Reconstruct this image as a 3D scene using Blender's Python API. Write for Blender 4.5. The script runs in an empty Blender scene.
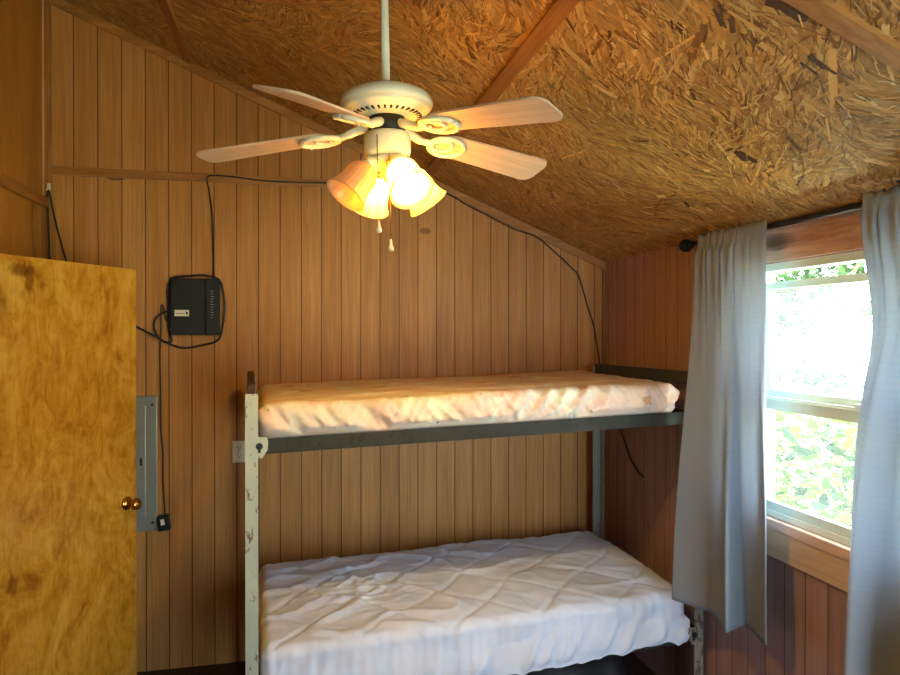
import bpy, bmesh, math, random
from mathutils import Vector, Matrix, noise

random.seed(7)
sc = bpy.context.scene
COL = sc.collection
PI = math.pi
R = math.radians

# ------------------------------------------------------------------ camera
CAM_Z = 1.77
YAW, PITCH, FPX = R(12.5), R(0.3), 676.0
FWD = Vector((math.sin(YAW) * math.cos(PITCH), math.cos(YAW) * math.cos(PITCH), -math.sin(PITCH)))
RGT = Vector((math.cos(YAW), -math.sin(YAW), 0))
UPV = RGT.cross(FWD)
cam_d = bpy.data.cameras.new('camera')
cam_d.sensor_width = 36
cam_d.lens = FPX / 900 * 36
cam_d.clip_start = 0.05
cam = bpy.data.objects.new('camera', cam_d)
COL.objects.link(cam)
cam.location = (0, 0, CAM_Z)
cam.rotation_euler = FWD.to_track_quat('-Z', 'Y').to_euler()
sc.camera = cam

# room: back wall y=BY, right wall x=RX, left wall x=LX, front wall y=FY
BY, RX, LX, FY = 3.80, 1.805, -1.265, -1.0
EAVE, SL = 2.207, 0.424
def ceil_z(x): return EAVE + SL * (RX - x)

def ray(px, py): return (FWD + RGT * ((px - 450) / FPX) + UPV * ((337.5 - py) / FPX))
ORG = Vector((0, 0, CAM_Z))
def on_back(px, py, off=0.0):
    d = ray(px, py); return ORG + d * ((BY - off) / d.y)
def on_right(px, py, off=0.0):
    d = ray(px, py); return ORG + d * ((RX - off) / d.x)
def on_left(px, py, off=0.0):
    d = ray(px, py); return ORG + d * ((LX + off) / d.x)
def on_ceil(px, py):
    d = ray(px, py); t = (EAVE + SL * RX - CAM_Z) / (d.z + SL * d.x); return ORG + d * t

# ------------------------------------------------------------------ materials
class Nt:
    def __init__(s, name):
        s.m = bpy.data.materials.new(name); s.m.use_nodes = True
        s.t = s.m.node_tree; s.t.nodes.clear()
        s.out = s.t.nodes.new('ShaderNodeOutputMaterial')
    def n(s, typ, ins=None, **kw):
        nd = s.t.nodes.new('ShaderNode' + typ)
        for k, v in kw.items(): setattr(nd, k, v)
        for k, v in (ins or {}).items(): s.set(nd.inputs[k], v)
        return nd
    def set(s, sock, v):
        if hasattr(v, 'is_linked') or isinstance(v, bpy.types.NodeSocket): s.t.links.new(v, sock)
        else:
            try: sock.default_value = v
            except Exception: sock.default_value = tuple(v) + (1,) if len(v) == 3 else v
    def coord(s, scale=(1, 1, 1), loc=(0, 0, 0), rot=(0, 0, 0), src='Object'):
        tc = s.n('TexCoord')
        mp = s.n('Mapping', {'Vector': tc.outputs[src], 'Scale': scale, 'Location': loc, 'Rotation': rot})
        return mp.outputs[0]
    def math(s, op, a, b=0.0, c=0.0, clamp=False):
        nd = s.n('Math', {0: a, 1: b, 2: c}, operation=op); nd.use_clamp = clamp; return nd.outputs[0]
    def noise(s, vec, scale=5, detail=4, rough=.55, dist=0.0):
        return s.n('TexNoise', {'Vector': vec, 'Scale': scale, 'Detail': detail, 'Roughness': rough, 'Distortion': dist}).outputs[0]
    def ramp(s, fac, stops):
        nd = s.n('ValToRGB', {0: fac}); e = nd.color_ramp.elements
        while len(e) < len(stops): e.new(.5)
        for el, (p, c) in zip(e, stops): el.position = p; el.color = (c, c, c, 1) if isinstance(c, (int, float)) else tuple(c) + (1,)
        return nd.outputs[0]
    def mix(s, fac, a, b, mode='MIX'):
        nd = s.n('Mix', data_type='RGBA', blend_type=mode)
        s.set(nd.inputs['Factor'], fac)
        s.set(nd.inputs[6], tuple(a) + (1,) if isinstance(a, tuple) and len(a) == 3 else a)
        s.set(nd.inputs[7], tuple(b) + (1,) if isinstance(b, tuple) and len(b) == 3 else b)
        return nd.outputs[2]
    def bump(s, h, strength=.3, dist=.01):
        return s.n('Bump', {'Height': h, 'Strength': strength, 'Distance': dist}).outputs[0]
    def pbr(s, col, rough=.5, metal=0., spec=.5, normal=None, **extra):
        b = s.n('BsdfPrincipled')
        s.set(b.inputs['Base Color'], tuple(col) + (1,) if isinstance(col, tuple) and len(col) == 3 else col)
        s.set(b.inputs['Roughness'], rough); s.set(b.inputs['Metallic'], metal)
        s.set(b.inputs['Specular IOR Level'], spec)
        if normal is not None: s.set(b.inputs['Normal'], normal)
        for k, v in extra.items(): s.set(b.inputs[k.replace('_', ' ')], v)
        return b.outputs[0]
    def done(s, sh):
        s.t.links.new(sh, s.out.inputs[0]); return s.m

def srgb(r, g, b):
    f = lambda c: (c / 255 / 12.92) if c / 255 <= .04045 else ((c / 255 + .055) / 1.055) ** 2.4
    return (f(r), f(g), f(b))

def mat_plain(name, col, rough=.5, metal=0., var=.12, vscale=18, bump=.05, spec=.5, **ex):
    t = Nt(name); v = t.coord()
    nz = t.noise(v, vscale, 5)
    c = t.mix(t.ramp(nz, [(.3, 0.0), (.7, 1.0)]), tuple(x * (1 - var) for x in col), tuple(min(1, x * (1 + var)) for x in col))
    return t.done(t.pbr(c, rough, metal, spec, t.bump(nz, bump, .004), **ex))

def mat_panel(name, axis, width, off, c_lo, c_mid, c_hi, groove, spots=(), rough=.5, joint=99., width2=.1):
    """grooved sheet panelling: printed wood grain, narrow dark grooves at a regular pitch"""
    t = Nt(name)
    tc = t.n('TexCoord'); sep = t.n('SeparateXYZ', {0: tc.outputs['Object']})
    a = sep.outputs[axis]
    # the sheets right of the joint have slightly narrower boards
    wd = t.math('ADD', width, t.math('MULTIPLY', t.math('GREATER_THAN', a, joint), width2 - width))
    q = t.math('DIVIDE', t.math('SUBTRACT', a, off), wd)
    idx = t.math('FLOOR', q)
    fr = t.math('SUBTRACT', q, idx)
    d = t.math('MINIMUM', fr, t.math('SUBTRACT', 1.0, fr))          # 0 at groove
    g = t.n('MapRange', {0: t.math('MULTIPLY', d, width), 1: .0012, 2: .0034, 3: 1.0, 4: 0.0}, interpolation_type='SMOOTHSTEP').outputs[0]
    wn = t.n('TexWhiteNoise', {'W': idx}, noise_dimensions='1D').outputs[0]
    seed = t.math('MULTIPLY', wn, 37.0)
    vec = t.n('CombineXYZ', {0: t.math('ADD', t.math('MULTIPLY', a, 1.0), seed), 1: seed, 2: sep.outputs[2]}).outputs[0]
    st = t.n('Mapping', {'Vector': vec, 'Scale': (95, 1, 2.2)}).outputs[0]
    fine = t.noise(st, 1.0, 5, .6, .3)
    st2 = t.n('Mapping', {'Vector': vec, 'Scale': (16, 1, .9)}).outputs[0]
    broad = t.noise(st2, 1.0, 4, .5, 1.2)
    f = t.math('ADD', t.math('MULTIPLY', fine, .55), t.math('MULTIPLY', broad, .45))
    f = t.math('ADD', f, t.math('MULTIPLY', t.math('SUBTRACT', wn, .5), .13))
    col = t.ramp(f, [(.33, c_lo), (.5, c_mid), (.68, c_hi)])
    # fine dark pores
    pore = t.ramp(t.noise(t.n('Mapping', {'Vector': vec, 'Scale': (260, 1, 9)}).outputs[0], 1.0, 2), [(.60, 0.0), (.72, .45)])
    col = t.mix(pore, col, tuple(x * .7 for x in c_lo))
    for (x, z, rx, rz, cc, kk) in spots:                              # knots and marks on the board
        dx = t.math('DIVIDE', t.math('SUBTRACT', a, x), rx); dz = t.math('DIVIDE', t.math('SUBTRACT', sep.outputs[2], z), rz)
        dd = t.math('SQRT', t.math('ADD', t.math('MULTIPLY', dx, dx), t.math('MULTIPLY', dz, dz)))
        dd = t.math('ADD', dd, t.math('MULTIPLY', t.math('SUBTRACT', fine, .5), .9))
        col = t.mix(t.n('MapRange', {0: dd, 1: .75, 2: 1.05, 3: kk, 4: 0.0}).outputs[0], col, cc)
    col = t.mix(g, col, groove)
    h = t.math('SUBTRACT', t.math('MULTIPLY', fine, .12), g)
    return t.done(t.pbr(col, rough, 0, .35, t.bump(h, .5, .003)))

def mat_wood(name, lo, mid, hi, scale=(3, 40, 40), rough=.5, knots=0.0, bump=.15, coat=0., spec=.4):
    """board grain running along local x of the scale vector"""
    t = Nt(name); v = t.coord(scale)
    f = t.noise(v, 1.0, 6, .62, .8)
    b = t.noise(t.coord(tuple(s * .22 for s in scale)), 1.0, 3, .5, 2.0)
    k = t.math('ADD', t.math('MULTIPLY', f, .55), t.math('MULTIPLY', b, .45))
    c = t.ramp(k, [(.32, lo), (.5, mid), (.68, hi)])
    if knots:
        vo = t.n('TexVoronoi', {'Vector': t.coord(tuple(knots * (1.0 if s > 10 else .35) for s in scale)), 'Scale': 1.0, 'Randomness': 1.0}).outputs['Distance']
        c = t.mix(t.n('MapRange', {0: t.math('ADD', vo, t.math('MULTIPLY', f, .08)), 1: .10, 2: .2, 3: .85, 4: 0.0}).outputs[0], c, tuple(x * .3 for x in lo))
    return t.done(t.pbr(c, rough, 0, spec, t.bump(f, bump, .003), Coat_Weight=coat, Coat_Roughness=.15))

M = {}
bx1 = on_back(425, 231); bx2 = on_back(115, 180)
M['panel_back'] = mat_panel('honey_panelling', 0, .1138, .0073, srgb(160, 109, 52), srgb(178, 125, 64), srgb(195, 142, 79), srgb(72, 40, 16), joint=.0073, width2=.108,
    spots=[(bx1.x, bx1.z, .034, .02, srgb(120, 74, 38), .7), (bx2.x, bx2.z + .012, .05, .016, srgb(92, 66, 40), .85)])
M['panel_right'] = mat_panel('reddish_panelling', 1, .108, -.03, srgb(154, 120, 116), srgb(172, 138, 134), srgb(186, 152, 148), srgb(92, 60, 46))
M['ply_left'] = mat_wood('dark_plywood', srgb(140, 90, 32), srgb(164, 108, 40), srgb(182, 124, 50), (14, 14, 2.2), .42, bump=.05)
M['trim'] = mat_wood('stained_pine_trim', srgb(136, 90, 42), srgb(162, 112, 56), srgb(184, 134, 74), (3, 50, 50), .5)
M['trim_v'] = mat_wood('stained_pine_upright', srgb(120, 78, 32), srgb(150, 102, 46), srgb(178, 128, 66), (50, 50, 3), .5)
M['trim_y'] = mat_wood('stained_pine_batten', srgb(122, 76, 32), srgb(154, 100, 46), srgb(180, 124, 64), (50, 3, 50), .5, knots=3.)
M['pale_edge'] = mat_plain('bare_wood_edge', srgb(206, 170, 128), .6)
M['header'] = mat_wood('knotty_cedar', srgb(172, 130, 112), srgb(224, 190, 172), srgb(234, 208, 190), (20, 2.2, 26), .55, knots=4.)
M['sill'] = mat_wood('pale_pine', srgb(196, 162, 124), srgb(216, 188, 154), srgb(228, 204, 174), (30, 2.4, 30), .5)
M['floor'] = mat_wood('dark_floorboards', srgb(40, 28, 22), srgb(62, 44, 34), srgb(82, 60, 46), (12, 2, 12), .45)
M['white_vinyl'] = mat_plain('white_vinyl', srgb(222, 238, 230), .35, var=.03)
M['fan_enamel'] = mat_plain('cream_enamel', srgb(222, 226, 202), .25, var=.03, bump=.01)
M['blade'] = mat_wood('whitewashed_blade', srgb(190, 160, 130), srgb(208, 180, 150), srgb(220, 196, 170), (3, 60, 60), .5, bump=.05)
M['dark_gap'] = mat_plain('dark_metal', srgb(40, 40, 38), .5, .6)
M['brass'] = mat_plain('aged_brass', srgb(196, 146, 70), .22, 1.0, var=.15)
M['ivory'] = mat_plain('ivory_plastic', srgb(226, 218, 196), .4, var=.04)
M['black_plastic'] = mat_plain('black_plastic', srgb(24, 28, 28), .6, spec=.3, var=.1)
M['black_soft'] = mat_plain('black_cable_rubber', srgb(30, 24, 22), .5)
M['label_white'] = mat_plain('paper_label', srgb(226, 220, 196), .6, var=.03)
M['led_grey'] = mat_plain('grey_print', srgb(120, 126, 128), .5)
M['steel_grey'] = mat_plain('grey_painted_steel', srgb(140, 146, 142), .38, .25, var=.06)
M['rod_black'] = mat_plain('black_rod_metal', srgb(28, 30, 36), .3, .5)
M['bag'] = mat_plain('black_nylon', srgb(22, 22, 24), .6, var=.3)
M['strand_black'] = M['black_soft']

def mat_chipped(name, paint, chip, thr=.62, rough=.45, spec=.4):
    t = Nt(name); v = t.coord((1, 1, .45))
    nz = t.noise(v, 34, 6, .7, .6)
    k = t.ramp(nz, [(thr - .02, 0.0), (thr + .02, 1.0)])
    c = t.mix(t.noise(v, 6, 3), tuple(x * .86 for x in paint), paint)
    c = t.mix(k, c, chip)
    return t.done(t.pbr(c, rough, .0, spec, t.bump(t.math('SUBTRACT', 1.0, k), .3, .001)))
M['paint_white'] = mat_chipped('chipped_white_paint', srgb(172, 178, 164), srgb(110, 88, 68), .60)
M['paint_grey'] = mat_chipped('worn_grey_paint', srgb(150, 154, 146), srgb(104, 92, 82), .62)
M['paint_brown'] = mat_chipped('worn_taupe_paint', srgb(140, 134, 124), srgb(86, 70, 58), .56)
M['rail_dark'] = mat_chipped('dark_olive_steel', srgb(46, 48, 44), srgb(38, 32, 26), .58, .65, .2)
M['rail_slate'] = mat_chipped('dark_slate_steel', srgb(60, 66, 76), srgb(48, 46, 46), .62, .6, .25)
M['rust'] = mat_chipped('rust_brown', srgb(92, 62, 38), srgb(60, 38, 22), .5, .7)

def mat_osb():
    t = Nt('oriented_strand_board')
    at = t.n('VertexColor', layer_name='strand').outputs[0]
    tc = t.n('TexCoord')
    nz = t.noise(tc.outputs['Object'], 120, 4, .7)
    big = t.noise(tc.outputs['Object'], 1.4, 3)
    c = t.mix(t.ramp(nz, [(.3, .0), (.7, .3)]), at, t.mix(1.0, at, (.62, .56, .48), 'MULTIPLY'))
    c = t.mix(t.ramp(big, [(.35, .0), (.65, .3)]), c, t.mix(1.0, c, (.74, .66, .6), 'MULTIPLY'))
    return t.done(t.pbr(c, .5, 0, .4, t.bump(nz, .35, .003)))
M['osb'] = mat_osb()

def mat_door():
    t = Nt('varnished_birch_door')
    v = t.coord((4.2, 4.2, 2.6))
    w = t.noise(v, 1.0, 6, .6, 2.6)
    w2 = t.noise(t.coord((16, 16, 9), (3, 1, 5)), 1.0, 4, .6, 2.2)
    k = t.math('ADD', t.math('MULTIPLY', w, .65), t.math('MULTIPLY', w2, .35))
    c = t.ramp(k, [(.34, srgb(152, 96, 20)), (.48, srgb(194, 139, 40)), (.62, srgb(214, 164, 62))])
    streak = t.ramp(t.noise(t.coord((9, 9, .9), (1, 7, 2)), 1.0, 5, .6, 1.0), [(.62, 0.0), (.76, .6)])
    c = t.mix(streak, c, srgb(122, 64, 16))
    gr = t.noise(t.coord((70, 70, 5)), 1.0, 3)
    c = t.mix(t.ramp(gr, [(.4, 0.0), (.75, .22)]), c, srgb(110, 58, 14))
    # stain with an outline of its own (two drips near the top, one low down)
    sep = t.n('SeparateXYZ', {0: t.n('TexCoord').outputs['Object']})
    for (x, z, rx, rz) in ((.29, 1.99, .022, .07), (.25, 2.02, .05, .03), (.215, .80, .022, .05)):
        dx = t.math('DIVIDE', t.math('SUBTRACT', sep.outputs[0], x), rx); dz = t.math('DIVIDE', t.math('SUBTRACT', sep.outputs[2], z), rz)
        dd = t.math('ADD', t.math('SQRT', t.math('ADD', t.math('MULTIPLY', dx, dx), t.math('MULTIPLY', dz, dz))), t.math('SUBTRACT', w2, .5))
        c = t.mix(t.n('MapRange', {0: dd, 1: .6, 2: 1.1, 3: .6, 4: 0.0}).outputs[0], c, srgb(96, 50, 14))
    return t.done(t.pbr(c, .26, 0, .5, t.bump(w2, .02, .003), Coat_Weight=.35, Coat_Roughness=.08))
M['door'] = mat_door()

def mat_fabric(name, col, trans=.25, weave=900, strength=.1, stripes=False):
    t = Nt(name); v = t.coord()
    sep = t.n('SeparateXYZ', {0: v})
    w = t.n('TexWave', {'Vector': v, 'Scale': weave / 60, 'Distortion': .6, 'Detail': 2}, bands_direction='Z').outputs[0]
    nz = t.noise(t.coord((3, 3, 120)), 1.0, 4, .7)
    c = t.mix(nz, tuple(x * .86 for x in col), col)
    if stripes: c = t.mix(t.math('MULTIPLY', w, .12), c, tuple(x * .7 for x in col))
    dif = t.n('BsdfDiffuse', {'Color': c, 'Normal': t.bump(nz, strength, .002)}).outputs[0]
    tr = t.n('BsdfTranslucent', {'Color': c}).outputs[0]
    m = t.n('MixShader', {0: trans, 1: dif, 2: tr}).outputs[0]
    return t.done(m)
M['curtain'] = mat_fabric('grey_linen_curtain', srgb(180, 190, 203), .45, 900, .15, True)

def mat_white_pad():
    t = Nt('white_quilted_cotton'); v = t.coord()
    nz = t.noise(v, 9, 5, .6)
    c = t.mix(t.ramp(nz, [(.35, 0.0), (.7, 1.0)]), srgb(198, 206, 228), srgb(212, 219, 238))
    st = t.ramp(t.noise(t.coord((3, 5, 3), (2, 0, 0)), 1.0, 3), [(.56, 0.0), (.72, .35)])
    c = t.mix(st, c, srgb(206, 186, 178))
    return t.done(t.pbr(c, .8, 0, .2, t.bump(t.noise(v, 60, 4), .08, .004)))
M['pad'] = mat_white_pad()

def mat_floral():
    t = Nt('pastel_floral_sheet'); v = t.coord()
    c = t.mix(t.ramp(t.noise(v, 6, 3), [(.42, 0.0), (.58, 1.0)]), srgb(214, 198, 182), srgb(218, 188, 174))
    c = t.mix(t.ramp(t.noise(t.coord((1, 1, 1), (5, 3, 1)), 8, 3), [(.52, 0.0), (.66, .7)]), c, srgb(222, 230, 208))
    vo = t.n('TexVoronoi', {'Vector': t.coord((1, 1, 1.2)), 'Scale': 4.2, 'Randomness': 1.0})
    d = t.math('ADD', vo.outputs['Distance'], t.math('MULTIPLY', t.math('SUBTRACT', t.noise(v, 38, 3), .5), .32))
    k = t.n('MapRange', {0: d, 1: .11, 2: .15, 3: .75, 4: 0.0}).outputs[0]
    c = t.mix(k, c, srgb(176, 132, 74))
    vo2 = t.n('TexVoronoi', {'Vector': t.coord((1, 1, 1), (.4, .2, 0)), 'Scale': 9, 'Randomness': 1.0})
    d2 = t.math('ADD', vo2.outputs['Distance'], t.math('MULTIPLY', t.math('SUBTRACT', t.noise(v, 70, 3), .5), .3))
    c = t.mix(t.n('MapRange', {0: d2, 1: .04, 2: .07, 3: .7, 4: 0.0}).outputs[0], c, srgb(122, 88, 74))
    return t.done(t.pbr(c, .75, 0, .25, t.bump(t.noise(v, 50, 4), .08, .004)))
M['floral'] = mat_floral()

def mat_shade():
    t = Nt('ribbed_frosted_glass')
    tr = t.n('BsdfTranslucent', {'Color': (.80, .60, .30, 1)}).outputs[0]
    df = t.n('BsdfDiffuse', {'Color': (.86, .74, .56, 1)}).outputs[0]
    tp = t.n('BsdfTransparent', {'Color': (1, .86, .6, 1)}).outputs[0]
    gl = t.n('BsdfGlossy', {'Color': (1, 1, 1, 1), 'Roughness': .2}).outputs[0]
    a = t.n('MixShader', {0: .4, 1: tr, 2: df}).outputs[0]
    b = t.n('MixShader', {0: .26, 1: a, 2: tp}).outputs[0]
    fr = t.math('ADD', t.math('MULTIPLY', t.math('POWER', t.n('LayerWeight', {'Blend': .5}).outputs['Facing'], 4.0), .4), .03)
    return t.done(t.n('MixShader', {0: fr, 1: b, 2: gl}).outputs[0])
M['shade'] = mat_shade()

BULB = 450.0
def mat_bulb(on):
    t = Nt('lit_bulb' if on else 'unlit_bulb')
    if on: return t.done(t.n('Emission', {'Color': (1.0, .60, .10, 1), 'Strength': BULB}).outputs[0])
    return t.done(t.pbr(srgb(232, 226, 210), .3))
M['bulb_on'], M['bulb_off'] = mat_bulb(True), mat_bulb(False)

def mat_glass(name, haze):
    t = Nt(name)
    tp = t.n('BsdfTransparent', {'Color': (.97, .99, .98, 1)}).outputs[0]
    tl = t.n('BsdfTranslucent', {'Color': (.9, .95, .95, 1)}).outputs[0]
    gl = t.n('BsdfGlossy', {'Roughness': .02}).outputs[0]
    a = t.n('MixShader', {0: haze, 1: tp, 2: tl}).outputs[0]
    fr = t.math('ADD', t.math('MULTIPLY', t.math('POWER', t.n('LayerWeight', {'Blend': .5}).outputs['Facing'], 5.0), .5), .03)
    return t.done(t.n('MixShader', {0: fr, 1: a, 2: gl}).outputs[0])
M['glass'] = mat_glass('window_glass', .03)
M['glass_hazed'] = mat_glass('hazed_window_glass', .04)  # translucent haze added to imitate the glare whitening the outdoor view

def mat_leaf(name, a, b):
    t = Nt(name)
    oi = t.n('VertexColor', layer_name='strand').outputs[0]
    c = t.mix(oi, a, b)
    df = t.pbr(c, .6, 0, .15)
    tl = t.n('BsdfTranslucent', {'Color': c}).outputs[0]
    return t.done(t.n('MixShader', {0: .4, 1: df, 2: tl}).outputs[0])
M['leaf'] = mat_leaf('garden_leaf', srgb(16, 46, 2), srgb(92, 136, 6))
M['tree_leaf'] = mat_leaf('tree_leaf', srgb(24, 48, 24), srgb(52, 80, 44))
M['bark'] = mat_plain('grey_bark', srgb(96, 80, 66), .9, var=.3)
M['log'] = mat_plain('weathered_log', srgb(92, 80, 70), .9, var=.3)
M['yard'] = mat_plain('pale_gravel_yard', srgb(226, 226, 190), .95, var=.15, vscale=3)

# ------------------------------------------------------------------ mesh helpers
def link(name, me, mat=None, parent=None, smooth=False):
    o = bpy.data.objects.new(name, me); COL.objects.link(o)
    if mat is not None: me.materials.append(M[mat] if isinstance(mat, str) else mat)
    if smooth:
        for p in me.polygons: p.use_smooth = True
    if parent is not None: o.parent = parent
    return o
def from_bm(name, bm, mat, parent=None, smooth=False):
    me = bpy.data.meshes.new(name)
    bmesh.ops.recalc_face_normals(bm, faces=bm.faces)
    bm.to_mesh(me); bm.free()
    return link(name, me, mat, parent, smooth)
def box(bm, lo, hi, mtx=None, bevel=0.0):
    lo, hi = Vector(lo), Vector(hi)
    r = bmesh.ops.create_cube(bm, size=1.0)
    vs = r['verts']
    bmesh.ops.scale(bm, vec=hi - lo, verts=vs)
    bmesh.ops.translate(bm, vec=(lo + hi) / 2, verts=vs)
    if bevel:
        es = list({e for v in vs for e in v.link_edges})
        rb = bmesh.ops.bevel(bm, geom=es, offset=bevel, segments=2, affect='EDGES', profile=.6)
        vs = list({v for f in rb['faces'] for v in f.verts} | {v for v in vs if v.is_valid})
    if mtx is not None: bmesh.ops.transform(bm, matrix=mtx, verts=vs)
    return vs
def box_obj(name, lo, hi, mat, parent=None, bevel=0.0, mtx=None):
    bm = bmesh.new(); box(bm, lo, hi, mtx, bevel); return from_bm(name, bm, mat, parent)
def prism(bm, pts, axis, a, b):
    """extrude a 2-D outline between a and b along the axis ('x': pts are (y,z), 'y': (x,z), 'z': (x,y))"""
    mk = {'x': lambda p, t: (t, p[0], p[1]), 'y': lambda p, t: (p[0], t, p[1]), 'z': lambda p, t: (p[0], p[1], t)}[axis]
    va = [bm.verts.new(mk(p, a)) for p in pts]; vb = [bm.verts.new(mk(p, b)) for p in pts]
    bm.faces.new(va); bm.faces.new(vb[::-1])
    n = len(pts)
    for i in range(n): bm.faces.new((va[i], vb[i], vb[(i + 1) % n], va[(i + 1) % n]))
    return va + vb
def lathe(bm, prof, seg=32, mtx=None, wave=None, cap=True):
    rings = []
    for k, (r, z) in enumerate(prof):
        ring = []
        for i in range(seg):
            a = 2 * PI * i / seg
            rr = r * (1 + (wave(a, k / (len(prof) - 1)) if wave else 0))
            p = Vector((rr * math.cos(a), rr * math.sin(a), z))
            ring.append(bm.verts.new(mtx @ p if mtx is not None else p))
        rings.append(ring)
    for a, b in zip(rings, rings[1:]):
        for i in range(seg): bm.faces.new((a[i], a[(i + 1) % seg], b[(i + 1) % seg], b[i]))
    if cap:
        for rg in (rings[0], rings[-1]): bm.faces.new(rg)
    return rings
def catmull(pts, n=8):
    pts = [Vector(p) for p in pts]; out = []
    P = [pts[0] * 2 - pts[1]] + pts + [pts[-1] * 2 - pts[-2]]
    for i in range(1, len(P) - 2):
        for k in range(n):
            t = k / n
            p0, p1, p2, p3 = P[i - 1], P[i], P[i + 1], P[i + 2]
            out.append(.5 * ((2 * p1) + (p2 - p0) * t + (2 * p0 - 5 * p1 + 4 * p2 - p3) * t * t + (3 * p1 - p0 - 3 * p2 + p3) * t ** 3))
    out.append(pts[-1]); return out
def tube(bm, pts, r, seg=8):
    pts = [Vector(p) for p in pts]; rings = []
    up = Vector((0, 0, 1)); nrm = None
    for i, p in enumerate(pts):
        d = (pts[min(i + 1, len(pts) - 1)] - pts[max(i - 1, 0)]).normalized()
        if nrm is None:
            nrm = d.cross(up if abs(d.z) < .9 else Vector((1, 0, 0))).normalized()
        nrm = (nrm - d * nrm.dot(d)).normalized(); bn = d.cross(nrm)
        rr = r[i] if isinstance(r, list) else r
        rings.append([bm.verts.new(p + (nrm * math.cos(2 * PI * k / seg) + bn * math.sin(2 * PI * k / seg)) * rr) for k in range(seg)])
    for a, b in zip(rings, rings[1:]):
        for k in range(seg): bm.faces.new((a[k], a[(k + 1) % seg], b[(k + 1) % seg], b[k]))
    bm.faces.new(rings[0][::-1]); bm.faces.new(rings[-1])
def tube_obj(name, pts, r, mat, parent=None, seg=8, smooth_n=8):
    bm = bmesh.new(); tube(bm, catmull(pts, smooth_n) if smooth_n else pts, r, seg); return from_bm(name, bm, mat, parent, True)
def tag(o, label, cat, group=None, kind=None):
    o['label'] = label; o['category'] = cat
    if group: o['group'] = group
    if kind: o['kind'] = kind
    return o
def thing(name, loc, label, cat, rotz=0.0, group=None):
    o = bpy.data.objects.new(name, None); COL.objects.link(o)
    o.location = loc; o.rotation_euler = (0, 0, rotz); o.empty_display_size = .1
    return tag(o, label, cat, group)
def struct(o, label=None):
    o['kind'] = 'structure'
    if label: o['label'] = label
    return o
def rounded_box(L, W, H, r, n):
    """closed rounded box as grids (nx,ny,nz cells); returns verts [(p, normal)], faces"""
    nx, ny, nz = n; half = Vector((L / 2, W / 2, H / 2)); key = {}; V = []; F = []
    r = min(r, min(half))
    def vid(i, j, k):
        q = (i, j, k)
        if q not in key:
            p = Vector((-half.x + L * i / nx, -half.y + W * j / ny, -half.z + H * k / nz))
            inn = Vector((max(-half.x + r, min(half.x - r, p.x)), max(-half.y + r, min(half.y - r, p.y)), max(-half.z + r, min(half.z - r, p.z))))
            d = (p - inn); d = d.normalized() if d.length > 1e-9 else Vector((0, 0, 1))
            key[q] = len(V); V.append((inn + d * r, d))
        return key[q]
    for i in range(nx):
        for j in range(ny):
            for k in (0, nz):
                f = [vid(i, j, k), vid(i + 1, j, k), vid(i + 1, j + 1, k), vid(i, j + 1, k)]; F.append(f if k else f[::-1])
    for i in range(nx):
        for k in range(nz):
            for j in (0, ny):
                f = [vid(i, j, k), vid(i + 1, j, k), vid(i + 1, j, k + 1), vid(i, j, k + 1)]; F.append(f[::-1] if j else f)
    for j in range(ny):
        for k in range(nz):
            for i in (0, nx):
                f = [vid(i, j, k), vid(i, j + 1, k), vid(i, j + 1, k + 1), vid(i, j, k + 1)]; F.append(f if i else f[::-1])
    return V, F
def mesh_vf(name, V, F, mat, parent=None, smooth=True):
    me = bpy.data.meshes.new(name); me.from_pydata([tuple(v) for v in V], [], F); me.update()
    return link(name, me, mat, parent, smooth)
def nz3(p, s): return noise.noise(Vector(p) * s)

# ------------------------------------------------------------------ room shell
T = .10
bm = bmesh.new(); box(bm, (LX - T, FY - T, -.06), (RX + T, BY + T, 0)); struct(from_bm('floor', bm, 'floor'))
bm = bmesh.new()
prism(bm, [(LX - T, -.06), (RX + T, -.06), (RX + T, ceil_z(RX + T) + .01), (LX - T, ceil_z(LX - T) + .01)], 'y', BY, BY + T)
struct(from_bm('wall_back', bm, 'panel_back'))

# right wall with the window opening
WY0, WY1, WZ0, WZ1 = 1.46, 2.42, 1.055, 2.045
bm = bmesh.new()
top = ceil_z(RX) + .01
for (y0, y1, z0, z1) in ((FY - T, WY0, 0, top), (WY1, BY, 0, top), (WY0, WY1, 0, WZ0), (WY0, WY1, WZ1, top)):
    box(bm, (RX, y0, z0), (RX + T, y1, z1))
struct(from_bm('wall_right', bm, 'panel_right'))

# left wall with the doorway, and the room beyond it closed off
DY0, DY1, DZ = 1.86, 2.70, 2.07
bm = bmesh.new()
topl = ceil_z(LX) + .01
for (y0, y1, z0, z1) in ((FY - T, DY0, 0, topl), (DY1, BY, 0, topl), (DY0, DY1, DZ, topl)):
    box(bm, (LX - T, y0, z0), (LX, y1, z1))
struct(from_bm('wall_left', bm, 'ply_left'))
bm = bmesh.new(); box(bm, (LX - 1.0, DY0 - .3, -.06), (LX - .9, DY1 + .3, 2.4)); box(bm, (LX - .9, DY0 - .4, -.06), (LX - T, DY0 - .3, 2.4))
box(bm, (LX - .9, DY1 + .3, -.06), (LX - T, DY1 + .4, 2.4)); box(bm, (LX - .9, DY0 - .3, 2.3), (LX - T, DY1 + .3, 2.4)); box(bm, (LX - .9, DY0 - .3, -.06), (LX - T, DY1 + .3, 0))
struct(from_bm('wall_hall', bm, 'ply_left'))

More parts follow.
